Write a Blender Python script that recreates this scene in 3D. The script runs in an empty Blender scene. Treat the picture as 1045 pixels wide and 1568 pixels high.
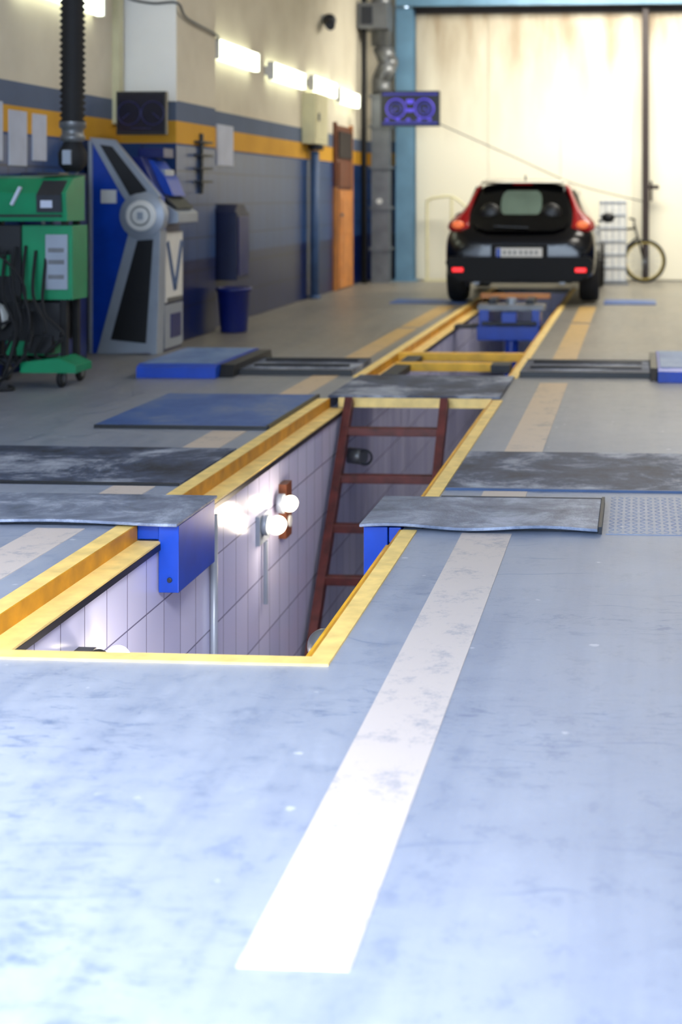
import bpy, bmesh, math, random
from mathutils import Vector, Matrix
random.seed(4)
sc=bpy.context.scene
try:
    sc.view_settings.view_transform='Standard'
    sc.view_settings.look='None'
    sc.view_settings.exposure=0.88
except Exception as e: print(e)

# ---------------------------------------------------------------- materials
def srgb(r,g,b):
    f=lambda c:(c/255/12.92) if c/255<=0.04045 else ((c/255+0.055)/1.055)**2.4
    return (f(r),f(g),f(b),1)
def mk(name):
    m=bpy.data.materials.new(name); m.use_nodes=True
    return m,m.node_tree,m.node_tree.nodes['Principled BSDF']
def mat(name,col,rough=0.5,metal=0.0,var=0.12,scale=6.0,emit=0,ecol=None,coat=0,bump=0.0,spec=None):
    m,nt,b=mk(name)
    N=nt.nodes;L=nt.links
    tc=N.new('ShaderNodeTexCoord'); no=N.new('ShaderNodeTexNoise')
    no.inputs['Scale'].default_value=scale; no.inputs['Detail'].default_value=5
    L.new(tc.outputs['Object'],no.inputs['Vector'])
    rp=N.new('ShaderNodeValToRGB')
    c=Vector(col[:3]); lo=c*(1-var*1.6); hi=c*(1+var)
    rp.color_ramp.elements[0].position=.3; rp.color_ramp.elements[1].position=.7
    rp.color_ramp.elements[0].color=(*lo,1); rp.color_ramp.elements[1].color=(*[min(1,x) for x in hi],1)
    L.new(no.outputs['Fac'],rp.inputs['Fac']); L.new(rp.outputs['Color'],b.inputs['Base Color'])
    b.inputs['Roughness'].default_value=rough; b.inputs['Metallic'].default_value=metal
    if spec is not None: b.inputs['Specular IOR Level'].default_value=spec
    if coat: b.inputs['Coat Weight'].default_value=coat
    if emit:
        b.inputs['Emission Color'].default_value=ecol or col
        b.inputs['Emission Strength'].default_value=emit
    if bump:
        bp=N.new('ShaderNodeBump'); bp.inputs['Strength'].default_value=bump
        L.new(no.outputs['Fac'],bp.inputs['Height']); L.new(bp.outputs['Normal'],b.inputs['Normal'])
    return m

def floor_mat():
    m,nt,b=mk('painted_concrete'); N=nt.nodes;L=nt.links
    g=N.new('ShaderNodeNewGeometry'); sp=N.new('ShaderNodeSeparateXYZ'); L.new(g.outputs['Position'],sp.inputs[0])
    def noise(s,d=6,r=.6,dist=0,vec=None):
        n=N.new('ShaderNodeTexNoise'); n.inputs['Scale'].default_value=s; n.inputs['Detail'].default_value=d
        n.inputs['Roughness'].default_value=r; n.inputs['Distortion'].default_value=dist
        L.new(vec or g.outputs['Position'],n.inputs['Vector']); return n
    def ramp(src,e):
        r=N.new('ShaderNodeValToRGB'); cr=r.color_ramp
        while len(cr.elements)<len(e): cr.elements.new(.5)
        for i,(p,c) in enumerate(e): cr.elements[i].position=p; cr.elements[i].color=c
        L.new(src,r.inputs['Fac']); return r
    def mix(f,a,bb,mode='MIX'):
        x=N.new('ShaderNodeMix'); x.data_type='RGBA'; x.blend_type=mode
        if isinstance(f,float): x.inputs[0].default_value=f
        else: L.new(f,x.inputs[0])
        for s,i in ((a,6),(bb,7)):
            if isinstance(s,tuple): x.inputs[i].default_value=s
            else: L.new(s,x.inputs[i])
        return x.outputs[2]
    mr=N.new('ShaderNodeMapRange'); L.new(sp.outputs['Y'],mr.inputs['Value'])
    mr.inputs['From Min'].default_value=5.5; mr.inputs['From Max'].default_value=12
    base=mix(mr.outputs['Result'],srgb(149,158,176),srgb(128,122,110))  # far floor browner: warm indoor light put into the base colour
    n1=noise(.8,4,.6,.3); r1=ramp(n1.outputs['Fac'],[(.3,(.84,.86,.90,1)),(.65,(1.05,1.05,1.05,1))])
    c=mix(1.0,base,r1.outputs['Color'],'MULTIPLY')
    n2=noise(9,14,.8,.1); r2=ramp(n2.outputs['Fac'],[(.39,(.64,.71,.82,1)),(.47,(.95,.96,.98,1)),(.55,(1,1,1,1)),(.64,(1.16,1.14,1.12,1))])
    c=mix(.75,c,r2.outputs['Color'],'MULTIPLY')
    # scuffs / tyre rubber in patches
    mp=N.new('ShaderNodeMapping'); mp.inputs['Rotation'].default_value=(0,0,.7); mp.inputs['Scale'].default_value=(5,14,1)
    L.new(g.outputs['Position'],mp.inputs[0])
    n3=noise(1.8,12,.8,.8,mp.outputs[0]); r3=ramp(n3.outputs['Fac'],[(.40,(.62,.69,.80,1)),(.47,(1,1,1,1))])
    n5=noise(1.1,3,.5); r5=ramp(n5.outputs['Fac'],[(.48,(0,0,0,1)),(.58,(1,1,1,1))])
    c=mix(r5.outputs['Color'],c,mix(1.0,c,r3.outputs['Color'],'MULTIPLY'))
    mp2=N.new('ShaderNodeMapping'); mp2.inputs['Scale'].default_value=(5,.25,1); L.new(g.outputs['Position'],mp2.inputs[0])
    n6=noise(1.2,4,.6,.2,mp2.outputs[0]); r6=ramp(n6.outputs['Fac'],[(.35,(.80,.83,.88,1)),(.55,(1,1,1,1))])
    c=mix(.75,c,r6.outputs['Color'],'MULTIPLY')
    # thin curved scratches
    wv=N.new('ShaderNodeTexWave'); wv.wave_type='RINGS'; wv.inputs['Scale'].default_value=1.7; wv.inputs['Distortion'].default_value=9; wv.inputs['Detail'].default_value=3; wv.inputs['Detail Scale'].default_value=.6
    L.new(g.outputs['Position'],wv.inputs['Vector'])
    r7=ramp(wv.outputs['Fac'],[(.0,(.74,.80,.9,1)),(.015,(1,1,1,1))])
    n8=noise(1.4,2); r8=ramp(n8.outputs['Fac'],[(.55,(0,0,0,1)),(.62,(1,1,1,1))])
    c=mix(r8.outputs['Color'],c,mix(1.0,c,r7.outputs['Color'],'MULTIPLY'))
    v=N.new('ShaderNodeTexVoronoi'); v.inputs['Scale'].default_value=7
    L.new(g.outputs['Position'],v.inputs['Vector'])
    n4=noise(30,3); ad=N.new('ShaderNodeMath'); ad.operation='MULTIPLY_ADD'; ad.inputs[1].default_value=.25
    L.new(n4.outputs['Fac'],ad.inputs[0]); L.new(v.outputs['Distance'],ad.inputs[2])
    r4=ramp(ad.outputs[0],[(.165,(.7,.7,.7,1)),(.20,(0,0,0,1))])
    c=mix(r4.outputs['Color'],c,srgb(196,202,210))
    L.new(c,b.inputs['Base Color'])
    rr=ramp(n2.outputs['Fac'],[(.3,(.26,.26,.26,1)),(.7,(.5,.5,.5,1))]); L.new(rr.outputs['Color'],b.inputs['Roughness'])
    bp=N.new('ShaderNodeBump'); bp.inputs['Strength'].default_value=.2; bp.inputs['Distance'].default_value=.012
    L.new(n2.outputs['Fac'],bp.inputs['Height']); L.new(bp.outputs['Normal'],b.inputs['Normal'])
    return m

def wall_mat(name,tint=1.0):
    m,nt,b=mk(name); N=nt.nodes;L=nt.links
    g=N.new('ShaderNodeNewGeometry'); sp=N.new('ShaderNodeSeparateXYZ'); L.new(g.outputs['Position'],sp.inputs[0])
    md=N.new('ShaderNodeMath'); md.operation='DIVIDE'; md.inputs[1].default_value=5; L.new(sp.outputs['Z'],md.inputs[0])
    r=N.new('ShaderNodeValToRGB'); cr=r.color_ramp; cr.interpolation='CONSTANT'
    cols=[(0,srgb(8,26,78)),(.7/5,srgb(40,70,122)),(1.72/5,srgb(214,160,50)),(1.93/5,srgb(92,106,132)),(2.1/5,srgb(218,210,190))]
    while len(cr.elements)<len(cols): cr.elements.new(.9)
    for i,(p,c) in enumerate(cols): cr.elements[i].position=p; cr.elements[i].color=c
    L.new(md.outputs[0],r.inputs['Fac'])
    ad=N.new('ShaderNodeMath'); ad.operation='ADD'; L.new(sp.outputs['X'],ad.inputs[0]); L.new(sp.outputs['Y'],ad.inputs[1])
    cb=N.new('ShaderNodeCombineXYZ'); L.new(ad.outputs[0],cb.inputs[0]); L.new(sp.outputs['Z'],cb.inputs[1])
    br=N.new('ShaderNodeTexBrick'); br.offset=0; br.inputs['Scale'].default_value=1
    br.inputs['Brick Width'].default_value=.3; br.inputs['Row Height'].default_value=.3; br.inputs['Mortar Size'].default_value=.010
    br.inputs['Color1'].default_value=(1,1,1,1); br.inputs['Color2'].default_value=(.78,.84,.9,1); br.inputs['Mortar'].default_value=(.35,.35,.42,1)
    L.new(cb.outputs[0],br.inputs['Vector'])
    gt=N.new('ShaderNodeMath'); gt.operation='LESS_THAN'; gt.inputs[1].default_value=1.72; L.new(sp.outputs['Z'],gt.inputs[0])
    mx=N.new('ShaderNodeMix'); mx.data_type='RGBA'; mx.blend_type='MULTIPLY'
    L.new(gt.outputs[0],mx.inputs[0]); L.new(r.outputs['Color'],mx.inputs[6]); L.new(br.outputs['Color'],mx.inputs[7])
    no=N.new('ShaderNodeTexNoise'); no.inputs['Scale'].default_value=2; no.inputs['Detail'].default_value=6
    L.new(g.outputs['Position'],no.inputs['Vector'])
    r2=N.new('ShaderNodeValToRGB'); r2.color_ramp.elements[0].position=.3; r2.color_ramp.elements[0].color=(.8,.78,.76,1); r2.color_ramp.elements[1].position=.6
    L.new(no.outputs['Fac'],r2.inputs['Fac'])
    m2=N.new('ShaderNodeMix'); m2.data_type='RGBA'; m2.blend_type='MULTIPLY'; m2.inputs[0].default_value=.6
    L.new(mx.outputs[2],m2.inputs[6]); L.new(r2.outputs['Color'],m2.inputs[7]); L.new(m2.outputs[2],b.inputs['Base Color'])
    mr=N.new('ShaderNodeMapRange'); mr.inputs['To Min'].default_value=.7; mr.inputs['To Max'].default_value=.28
    L.new(gt.outputs[0],mr.inputs['Value']); L.new(mr.outputs['Result'],b.inputs['Roughness'])
    b.inputs['Specular IOR Level'].default_value=.3
    return m

def pit_tile_mat():
    m,nt,b=mk('pit_tiles'); N=nt.nodes;L=nt.links
    g=N.new('ShaderNodeNewGeometry'); sp=N.new('ShaderNodeSeparateXYZ'); L.new(g.outputs['Position'],sp.inputs[0])
    ad=N.new('ShaderNodeMath'); ad.operation='ADD'; L.new(sp.outputs['X'],ad.inputs[0]); L.new(sp.outputs['Y'],ad.inputs[1])
    cb=N.new('ShaderNodeCombineXYZ'); L.new(ad.outputs[0],cb.inputs[0]); L.new(sp.outputs['Z'],cb.inputs[1])
    br=N.new('ShaderNodeTexBrick'); br.offset=0; br.inputs['Scale'].default_value=1
    br.inputs['Brick Width'].default_value=.2; br.inputs['Row Height'].default_value=.3; br.inputs['Mortar Size'].default_value=.003
    br.inputs['Color1'].default_value=srgb(214,214,240); br.inputs['Color2'].default_value=srgb(198,199,230); br.inputs['Mortar'].default_value=srgb(112,108,136)
    L.new(cb.outputs[0],br.inputs['Vector']); L.new(br.outputs['Color'],b.inputs['Base Color'])
    b.inputs['Roughness'].default_value=.2
    bp=N.new('ShaderNodeBump'); bp.inputs['Strength'].default_value=.3; bp.inputs['Distance'].default_value=.003; bp.invert=True
    L.new(br.outputs['Fac'],bp.inputs['Height']); L.new(bp.outputs['Normal'],b.inputs['Normal'])
    return m

def door_mat():
    m,nt,b=mk('cream_gate_panels'); N=nt.nodes;L=nt.links
    g=N.new('ShaderNodeNewGeometry'); sp=N.new('ShaderNodeSeparateXYZ'); L.new(g.outputs['Position'],sp.inputs[0])
    mp=N.new('ShaderNodeMapping'); mp.inputs['Scale'].default_value=(2.2,1,.5); L.new(g.outputs['Position'],mp.inputs[0])
    no=N.new('ShaderNodeTexNoise'); no.inputs['Scale'].default_value=1.4; no.inputs['Detail'].default_value=6; L.new(mp.outputs[0],no.inputs['Vector'])
    mr=N.new('ShaderNodeMapRange'); mr.inputs['From Min'].default_value=1.6; mr.inputs['From Max'].default_value=4.1
    L.new(sp.outputs['Z'],mr.inputs['Value'])
    mu=N.new('ShaderNodeMath'); mu.operation='MULTIPLY'; L.new(mr.outputs['Result'],mu.inputs[0]); L.new(no.outputs['Fac'],mu.inputs[1])
    r=N.new('ShaderNodeValToRGB'); r.color_ramp.elements[0].position=.08; r.color_ramp.elements[0].color=srgb(224,219,199)
    r.color_ramp.elements[1].position=.6; r.color_ramp.elements[1].color=srgb(140,120,92)
    L.new(mu.outputs[0],r.inputs['Fac'])
    L.new(r.outputs['Color'],b.inputs['Base Color']); b.inputs['Roughness'].default_value=.5
    return m

def plate_mat(name,c1,c2,c3,scale=2.5,rough=.45):
    m,nt,b=mk(name); N=nt.nodes;L=nt.links
    g=N.new('ShaderNodeNewGeometry')
    no=N.new('ShaderNodeTexNoise'); no.inputs['Scale'].default_value=scale; no.inputs['Detail'].default_value=12; no.inputs['Roughness'].default_value=.74
    no.inputs['Distortion'].default_value=.4; L.new(g.outputs['Position'],no.inputs['Vector'])
    r=N.new('ShaderNodeValToRGB'); cr=r.color_ramp; cr.elements.new(.5)
    for i,(p,c) in enumerate([(.36,c1),(.5,c2),(.64,c3)]): cr.elements[i].position=p; cr.elements[i].color=c
    L.new(no.outputs['Fac'],r.inputs['Fac']); L.new(r.outputs['Color'],b.inputs['Base Color'])
    b.inputs['Roughness'].default_value=rough
    n2=N.new('ShaderNodeTexNoise'); n2.inputs['Scale'].default_value=120; L.new(g.outputs['Position'],n2.inputs['Vector'])
    bp=N.new('ShaderNodeBump'); bp.inputs['Strength'].default_value=.4; bp.inputs['Distance'].default_value=.004
    L.new(n2.outputs['Fac'],bp.inputs['Height']); L.new(bp.outputs['Normal'],b.inputs['Normal'])
    return m

def line_mat():
    m,nt,b=mk('cream_line_paint'); N=nt.nodes;L=nt.links
    g=N.new('ShaderNodeNewGeometry'); sp=N.new('ShaderNodeSeparateXYZ'); L.new(g.outputs['Position'],sp.inputs[0])
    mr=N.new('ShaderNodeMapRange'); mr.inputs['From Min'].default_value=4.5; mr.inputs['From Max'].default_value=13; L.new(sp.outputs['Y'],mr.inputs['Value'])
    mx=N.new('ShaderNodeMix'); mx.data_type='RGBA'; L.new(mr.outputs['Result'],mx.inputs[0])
    mx.inputs[6].default_value=srgb(196,189,188); mx.inputs[7].default_value=srgb(186,152,88)  # one cream line; near end whitened, daylight put into the colour
    no=N.new('ShaderNodeTexNoise'); no.inputs['Scale'].default_value=7; no.inputs['Detail'].default_value=14; no.inputs['Roughness'].default_value=.82
    L.new(g.outputs['Position'],no.inputs['Vector'])
    r=N.new('ShaderNodeValToRGB'); r.color_ramp.elements[0].position=.38; r.color_ramp.elements[0].color=(.56,.63,.75,1); r.color_ramp.elements[1].position=.48
    L.new(no.outputs['Fac'],r.inputs['Fac'])
    m2=N.new('ShaderNodeMix'); m2.data_type='RGBA'; m2.blend_type='MULTIPLY'; m2.inputs[0].default_value=.85
    L.new(mx.outputs[2],m2.inputs[6]); L.new(r.outputs['Color'],m2.inputs[7]); L.new(m2.outputs[2],b.inputs['Base Color'])
    b.inputs['Roughness'].default_value=.5
    return m

M={}
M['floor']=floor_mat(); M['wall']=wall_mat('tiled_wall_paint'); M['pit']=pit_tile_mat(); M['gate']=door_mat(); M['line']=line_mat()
M['rubber']=plate_mat('worn_rubber_sheet',srgb(78,88,108),srgb(114,124,146),srgb(162,172,192),4.5)
M['darkplate']=plate_mat('gritty_dark_plate',srgb(18,26,44),srgb(60,72,98),srgb(160,168,184),2.2,.6)
M['blueplate']=plate_mat('worn_blue_plate',srgb(24,64,134),srgb(54,92,156),srgb(110,124,150),1.4,.5)
M['ramp']=plate_mat('worn_ramp_paint',srgb(60,94,150),srgb(98,128,174),srgb(140,158,188),2)
M['yellow']=mat('yellow_paint',srgb(236,180,36),.45,0,.15,9)
M['yellow_lit']=mat('yellow_paint_lit',srgb(240,208,128),.5,0,.12,12)  # lit copy of the yellow paint, brightness put into the colour
M['yellow_shaded']=mat('yellow_paint_shaded',srgb(196,136,10),.45,0,.2,9)  # shaded copy of the same yellow, for the rail's vertical faces
M['blue']=mat('blue_enamel',srgb(0,62,172),.35,0,.1,8)
M['dblue']=mat('dark_blue_enamel',srgb(8,26,96),.35,0,.1,8)
M['lblue']=mat('light_blue_steel',srgb(92,130,156),.5,0,.1,4)
M['bluepipe']=mat('blue_grey_pipe',srgb(66,92,132),.5)
M['navy']=mat('navy_plastic',srgb(12,22,60),.4)
M['black']=mat('black_plastic',srgb(14,15,19),.4,0,.1,10)
M['bumper']=mat('black_bumper_plastic',srgb(8,8,10),.5,0,.1,10,spec=.2)
M['rub']=mat('black_rubber',srgb(16,16,18),.75)
M['grey']=mat('grey_metal',srgb(112,114,116),.4,.5)
M['silver']=mat('silver_panel',srgb(150,158,170),.35,.2,.05)
M['dgrey']=mat('dark_steel',srgb(44,47,54),.5,.3)
M['white']=mat('white_enamel',srgb(214,214,210),.5,0,.04)
M['cream']=mat('cream_enamel',srgb(212,206,166),.5,0,.05)
M['pillar']=mat('white_pillar_paint',srgb(246,243,236),.7,0,.02,2)
M['paper']=mat('paper',srgb(194,200,216),.8,0,.05)
M['green']=mat('green_enamel',srgb(0,130,84),.4,0,.08)
M['wood']=mat('red_brown_wood',srgb(92,38,34),.5,0,.35,14)
M['orange']=mat('varnished_wood',srgb(196,126,58),.45,0,.15,5)
M['brown']=mat('brown_wood',srgb(108,56,24),.5,0,.15,5)
M['rust']=mat('brown_beam',srgb(40,28,26),.6)
M['concrete']=mat('concrete',srgb(90,90,92),.8,0,.2,3)
M['ceil']=mat('ceiling_paint',srgb(190,190,186),.8,0,.05)
M['paint']=mat('black_car_paint',srgb(5,5,10),.2,.0,.05,3,coat=.5,spec=.3)
M['roofp']=mat('car_roof_sheen_grey',srgb(60,58,56),.3,.3,.05,3,coat=1)  # reflected light put into a greyer base than the black body
M['glass']=mat('dark_tinted_glass',srgb(6,7,9),.06,0,.0,3,coat=.2,spec=.3)
M['windshield_light']=mat('light_through_rear_glass',srgb(96,114,104),.2,0,.1,3)
M['red']=mat('red_lamp_lens',srgb(140,10,18),.2,0,.1,6,emit=.04,ecol=srgb(200,20,20))
M['redlit']=mat('red_reflector',srgb(230,20,20),.2,0,.05,6,emit=.7,ecol=srgb(255,30,30))
M['amber']=mat('amber_lens',srgb(225,120,70),.2,0,.05,6,emit=.25,ecol=srgb(255,120,70))
M['tube']=mat('fluorescent_tube',(1,1,1,1),.4,emit=2.0,ecol=(.93,1,.76,1))
M['bulb']=mat('warm_bulb',(1,1,1,1),.4,emit=5,ecol=(1,.86,.62,1))
M['scr']=mat('dark_screen',srgb(8,8,18),.25,emit=.03,ecol=srgb(30,30,90))
M['scro']=mat('screen_dim',srgb(20,24,60),.3,emit=.05,ecol=srgb(70,70,170))
M['scrb']=mat('screen_blue',srgb(30,30,120),.3,emit=.14,ecol=srgb(60,60,200))
M['scrp']=mat('screen_purple',srgb(60,40,170),.3,emit=.34,ecol=srgb(100,90,240))
M['yel']=mat('rim_tape',srgb(170,150,60),.4)

# ---------------------------------------------------------------- mesh builder
class MB:
    def __init__(s): s.bm=bmesh.new(); s.m=[]
    def mi(s,k):
        if k not in s.m: s.m.append(k)
        return s.m.index(k)
    def faces(s,vs,fs,k,smooth=False):
        i=s.mi(k); bv=[s.bm.verts.new(v) for v in vs]
        for f in fs:
            try:
                q=s.bm.faces.new([bv[j] for j in f]); q.material_index=i; q.smooth=smooth
            except ValueError: pass
    def box(s,a,b,k):
        (x0,y0,z0),(x1,y1,z1)=a,b
        x0,x1=sorted((x0,x1));y0,y1=sorted((y0,y1));z0,z1=sorted((z0,z1))
        v=[(x0,y0,z0),(x1,y0,z0),(x1,y1,z0),(x0,y1,z0),(x0,y0,z1),(x1,y0,z1),(x1,y1,z1),(x0,y1,z1)]
        s.faces(v,[(3,2,1,0),(4,5,6,7),(0,1,5,4),(1,2,6,5),(2,3,7,6),(3,0,4,7)],k)
    def prism(s,poly,t0,t1,k,ax='y'):
        def P(p,t): return (p[0],t,p[1]) if ax=='y' else ((t,p[0],p[1]) if ax=='x' else (p[0],p[1],t))
        n=len(poly); v=[P(p,t0) for p in poly]+[P(p,t1) for p in poly]
        s.faces(v,[tuple(range(n)),tuple(range(2*n-1,n-1,-1))]+[(i,i+n,(i+1)%n+n,(i+1)%n) for i in range(n)],k)
    def frame(s,d):
        d=Vector(d).normalized(); u=Vector((0,0,1)) if abs(d.z)<.9 else Vector((1,0,0))
        a=d.cross(u).normalized(); return a,d.cross(a).normalized()
    def beam(s,p,q,w,h,k):
        p=Vector(p);q=Vector(q);a,b=s.frame(q-p); a*=w/2;b*=h/2
        v=[p-a-b,p+a-b,p+a+b,p-a+b,q-a-b,q+a-b,q+a+b,q-a+b]
        s.faces(v,[(3,2,1,0),(4,5,6,7),(0,1,5,4),(1,2,6,5),(2,3,7,6),(3,0,4,7)],k)
    def cyl(s,p,q,r,k,n=20,r2=None):
        p=Vector(p);q=Vector(q);a,b=s.frame(q-p); r2=r if r2 is None else r2
        v=[p+(a*math.cos(t)+b*math.sin(t))*r for t in [2*math.pi*i/n for i in range(n)]]+[q+(a*math.cos(t)+b*math.sin(t))*r2 for t in [2*math.pi*i/n for i in range(n)]]
        s.faces(v,[(i,(i+1)%n,(i+1)%n+n,i+n) for i in range(n)],k,True)
        s.faces(v[:n],[tuple(range(n))],k); s.faces(v[n:],[tuple(range(n))],k)
    def tube(s,pts,r,k,n=10):
        pts=[Vector(p) for p in pts]
        o=[]
        P=[pts[0]]+pts+[pts[-1]]
        for i in range(1,len(P)-2):
            for j in range(6):
                t=j/6; a,b,c,d=P[i-1],P[i],P[i+1],P[i+2]
                o.append(.5*((2*b)+(c-a)*t+(2*a-5*b+4*c-d)*t*t+(3*b-3*c+d-a)*t**3))
        o.append(pts[-1]); V=[]
        for i,p in enumerate(o):
            d=(o[min(i+1,len(o)-1)]-o[max(i-1,0)])
            if d.length<1e-6: d=Vector((0,0,1))
            a,b=s.frame(d); V+=[p+(a*math.cos(2*math.pi*j/n)+b*math.sin(2*math.pi*j/n))*r for j in range(n)]
        s.faces(V,[(i*n+j,i*n+(j+1)%n,(i+1)*n+(j+1)%n,(i+1)*n+j) for i in range(len(o)-1) for j in range(n)],k,True)
    def lathe(s,prof,c,k,n=28,axis='z'):
        c=Vector(c);V=[]
        for r,z in prof:
            for j in range(n):
                t=2*math.pi*j/n
                if axis=='z': V.append(c+Vector((r*math.cos(t),r*math.sin(t),z)))
                elif axis=='y': V.append(c+Vector((r*math.cos(t),z,r*math.sin(t))))
                else: V.append(c+Vector((z,r*math.cos(t),r*math.sin(t))))
        s.faces(V,[(i*n+j,i*n+(j+1)%n,(i+1)*n+(j+1)%n,(i+1)*n+j) for i in range(len(prof)-1) for j in range(n)],k,True)
    def sphere(s,c,r,k,sx=1,sy=1,sz=1,n=16):
        c=Vector(c);V=[]
        for i in range(n+1):
            p=math.pi*i/n
            for j in range(n):
                t=2*math.pi*j/n; V.append(c+Vector((r*sx*math.sin(p)*math.cos(t),r*sy*math.sin(p)*math.sin(t),r*sz*math.cos(p))))
        s.faces(V,[(i*n+j,i*n+(j+1)%n,(i+1)*n+(j+1)%n,(i+1)*n+j) for i in range(n) for j in range(n)],k,True)
    def ring(s,c,R,r,k,axis='y',n=32,m=10):
        c=Vector(c);V=[]
        for i in range(n):
            t=2*math.pi*i/n
            for j in range(m):
                p=2*math.pi*j/m; rr=R+r*math.cos(p); h=r*math.sin(p)
                v={'y':(rr*math.cos(t),h,rr*math.sin(t)),'x':(h,rr*math.cos(t),rr*math.sin(t)),'z':(rr*math.cos(t),rr*math.sin(t),h)}[axis]
                V.append(c+Vector(v))
        s.faces(V,[(i*m+j,i*m+(j+1)%m,((i+1)%n)*m+(j+1)%m,((i+1)%n)*m+j) for i in range(n) for j in range(m)],k,True)
    def finish(s,name,loc=(0,0,0),rz=0,bevel=0,parent=None):
        bmesh.ops.remove_doubles(s.bm,verts=s.bm.verts,dist=1e-5)
        bmesh.ops.recalc_face_normals(s.bm,faces=s.bm.faces)
        me=bpy.data.meshes.new(name); s.bm.to_mesh(me); s.bm.free()
        for k in s.m: me.materials.append(M[k])
        o=bpy.data.objects.new(name,me); sc.collection.objects.link(o); o.location=loc; o.rotation_euler[2]=rz
        if bevel:
            md=o.modifiers.new('b','BEVEL'); md.width=bevel; md.segments=2; md.limit_method='ANGLE'; md.angle_limit=.6
        if parent: o.parent=parent
        return o
def empty(name,loc=(0,0,0)):
    e=bpy.data.objects.new(name,None); sc.collection.objects.link(e); e.location=loc; e.empty_display_size=.2; return e
def slab(name,a,c,k):
    b=MB(); b.box(a,c,k); return b.finish(name)

# ---------------------------------------------------------------- shell
PL,PR=-1.85,-.95          # pit walls
HL,HR=-1.94,-.90          # slab edges
PY0,PY1=3.88,19.6
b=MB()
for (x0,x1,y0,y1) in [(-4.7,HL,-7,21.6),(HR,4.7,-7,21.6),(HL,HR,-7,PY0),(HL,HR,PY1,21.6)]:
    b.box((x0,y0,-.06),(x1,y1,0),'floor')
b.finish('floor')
slab('wall_pit_left',(PL-.12,PY0,-1.65),(PL,PY1,-.062),'pit'); slab('wall_pit_right',(PR,PY0,-1.65),(PR+.12,PY1,-.062),'pit')
slab('wall_pit_near',(PL,PY0-.1,-1.65),(PR,PY0-.002,-.062),'pit'); slab('wall_pit_far',(PL,PY1,-1.65),(PR,PY1+.1,-.062),'pit')
slab('floor_pit',(PL-.12,PY0-.1,-1.75),(PR+.12,PY1+.1,-1.65),'concrete')
segL=[(PY0,5.38),(5.88,8.84),(9.92,PY1)]
def rail(side):
    b=MB()
    for y0,y1 in segL:
        if side<0:
            b.box((HL-.07,y0,.0),(HL,y1,.006),'yellow_lit'); b.box((HL,y0,-.055),(HL+.008,y1,.006),'yellow_shaded')
            b.box((HL,y0,-.061),(PL+.012,y1,-.053),'yellow_lit'); b.box((PL+.001,y0,-.085),(PL+.014,y1,-.062),'black')
        else:
            b.box((HR,y0,.0),(HR+.06,y1,.006),'yellow_lit'); b.box((HR-.008,y0,-.055),(HR,y1,.006),'yellow_shaded'); b.box((HR,y0,-.061),(PR-.01,y1,-.053),'yellow')
    b.finish('pit_edge_rail')
rail(-1); rail(1)
slab('pit_edge_trim',(HL-.07,PY0-.06,0),(HR+.06,PY0,.0065),'yellow_lit')

slab('wall_left_near',(-4.7,-.8,0),(-4.5,12.1,4.8),'wall'); slab('wall_left_pillar',(-4.7,12.1,0),(-4.0,13.25,4.8),'wall'); slab('wall_left_far',(-4.7,13.25,0),(-4.1,21.6,4.8),'wall')
b=MB(); b.box((-4.47,12.085,2.1),(-3.995,12.1,4.8),'pillar'); b.finish('pillar_facing')
slab('wall_right',(4.5,-.8,0),(4.7,21.6,4.8),'wall')
slab('wall_back_left',(-4.1,21.4,0),(-3.55,21.6,4.8),'wall'); slab('wall_back_right',(3.6,21.4,0),(4.5,21.6,4.8),'wall'); slab('wall_back_lintel',(-3.55,21.56,4.2),(3.6,21.7,4.8),'ceil')
slab('shade_wall_front_right',(1.15,-1.0,0),(4.7,-.8,4.8),'wall')  # unseen wall piece added to keep sun off the right floor
b=MB(); b.box((-4.7,-1.0,4.8),(4.7,21.6,4.95),'ceil'); b.finish('ceiling')
slab('wall_front_lintel',(-4.7,-1.0,4.2),(1.15,-.8,4.8),'ceil')
b=MB()
x=-3.36
while x<3.4:
    b.box((x+.003,21.43,0.02),(min(x+1.097,3.55),21.5,4.06),'gate'); x+=1.1
b.box((-3.5,21.5,0),(3.55,21.55,4.2),'gate')
b.box((-3.4,21.36,4.04),(3.55,21.5,4.2),'rust')
b.finish('sliding_gate')
b=MB(); b.box((.07,21.2,0),(.17,21.3,4.3),'rust'); b.box((.17,21.2,1.38),(.32,21.24,1.44),'rust'); b.box((.04,21.18,0),(.2,21.32,.03),'rust'); b.cyl((.2,21.22,1.2),(.2,21.22,1.5),.02,'rust'); b.finish('gate_post',bevel=.008)
b=MB(); b.box((-3.62,21.1,0),(-3.36,21.12,4.1),'lblue'); b.box((-3.62,21.34,0),(-3.36,21.355,4.1),'lblue'); b.box((-3.5,21.12,0),(-3.48,21.34,4.1),'lblue'); b.box((-3.68,21.06,0),(-3.3,21.355,.02),'lblue'); b.finish('steel_column')
b=MB(); b.box((-3.6,21.0,4.11),(4.4,21.1,4.35),'lblue'); b.finish('steel_beam')

b=MB()
for x0,x1,segs in [(-.665,-.475,[(2.32,5.36),(5.95,6.13),(7.08,9.7),(11,14.2),(14.35,16.4)]),(-2.31,-2.12,[(4.3,5.33),(5.9,6.13),(7.08,7.6),(9.0,10.0),(11,13.6),(13.75,16.4)])]:
    for y0,y1 in segs:
        b.box((x0,y0,0),(x1,y1,.0025),'line')
b.finish('floor_marking_lines')

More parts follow.
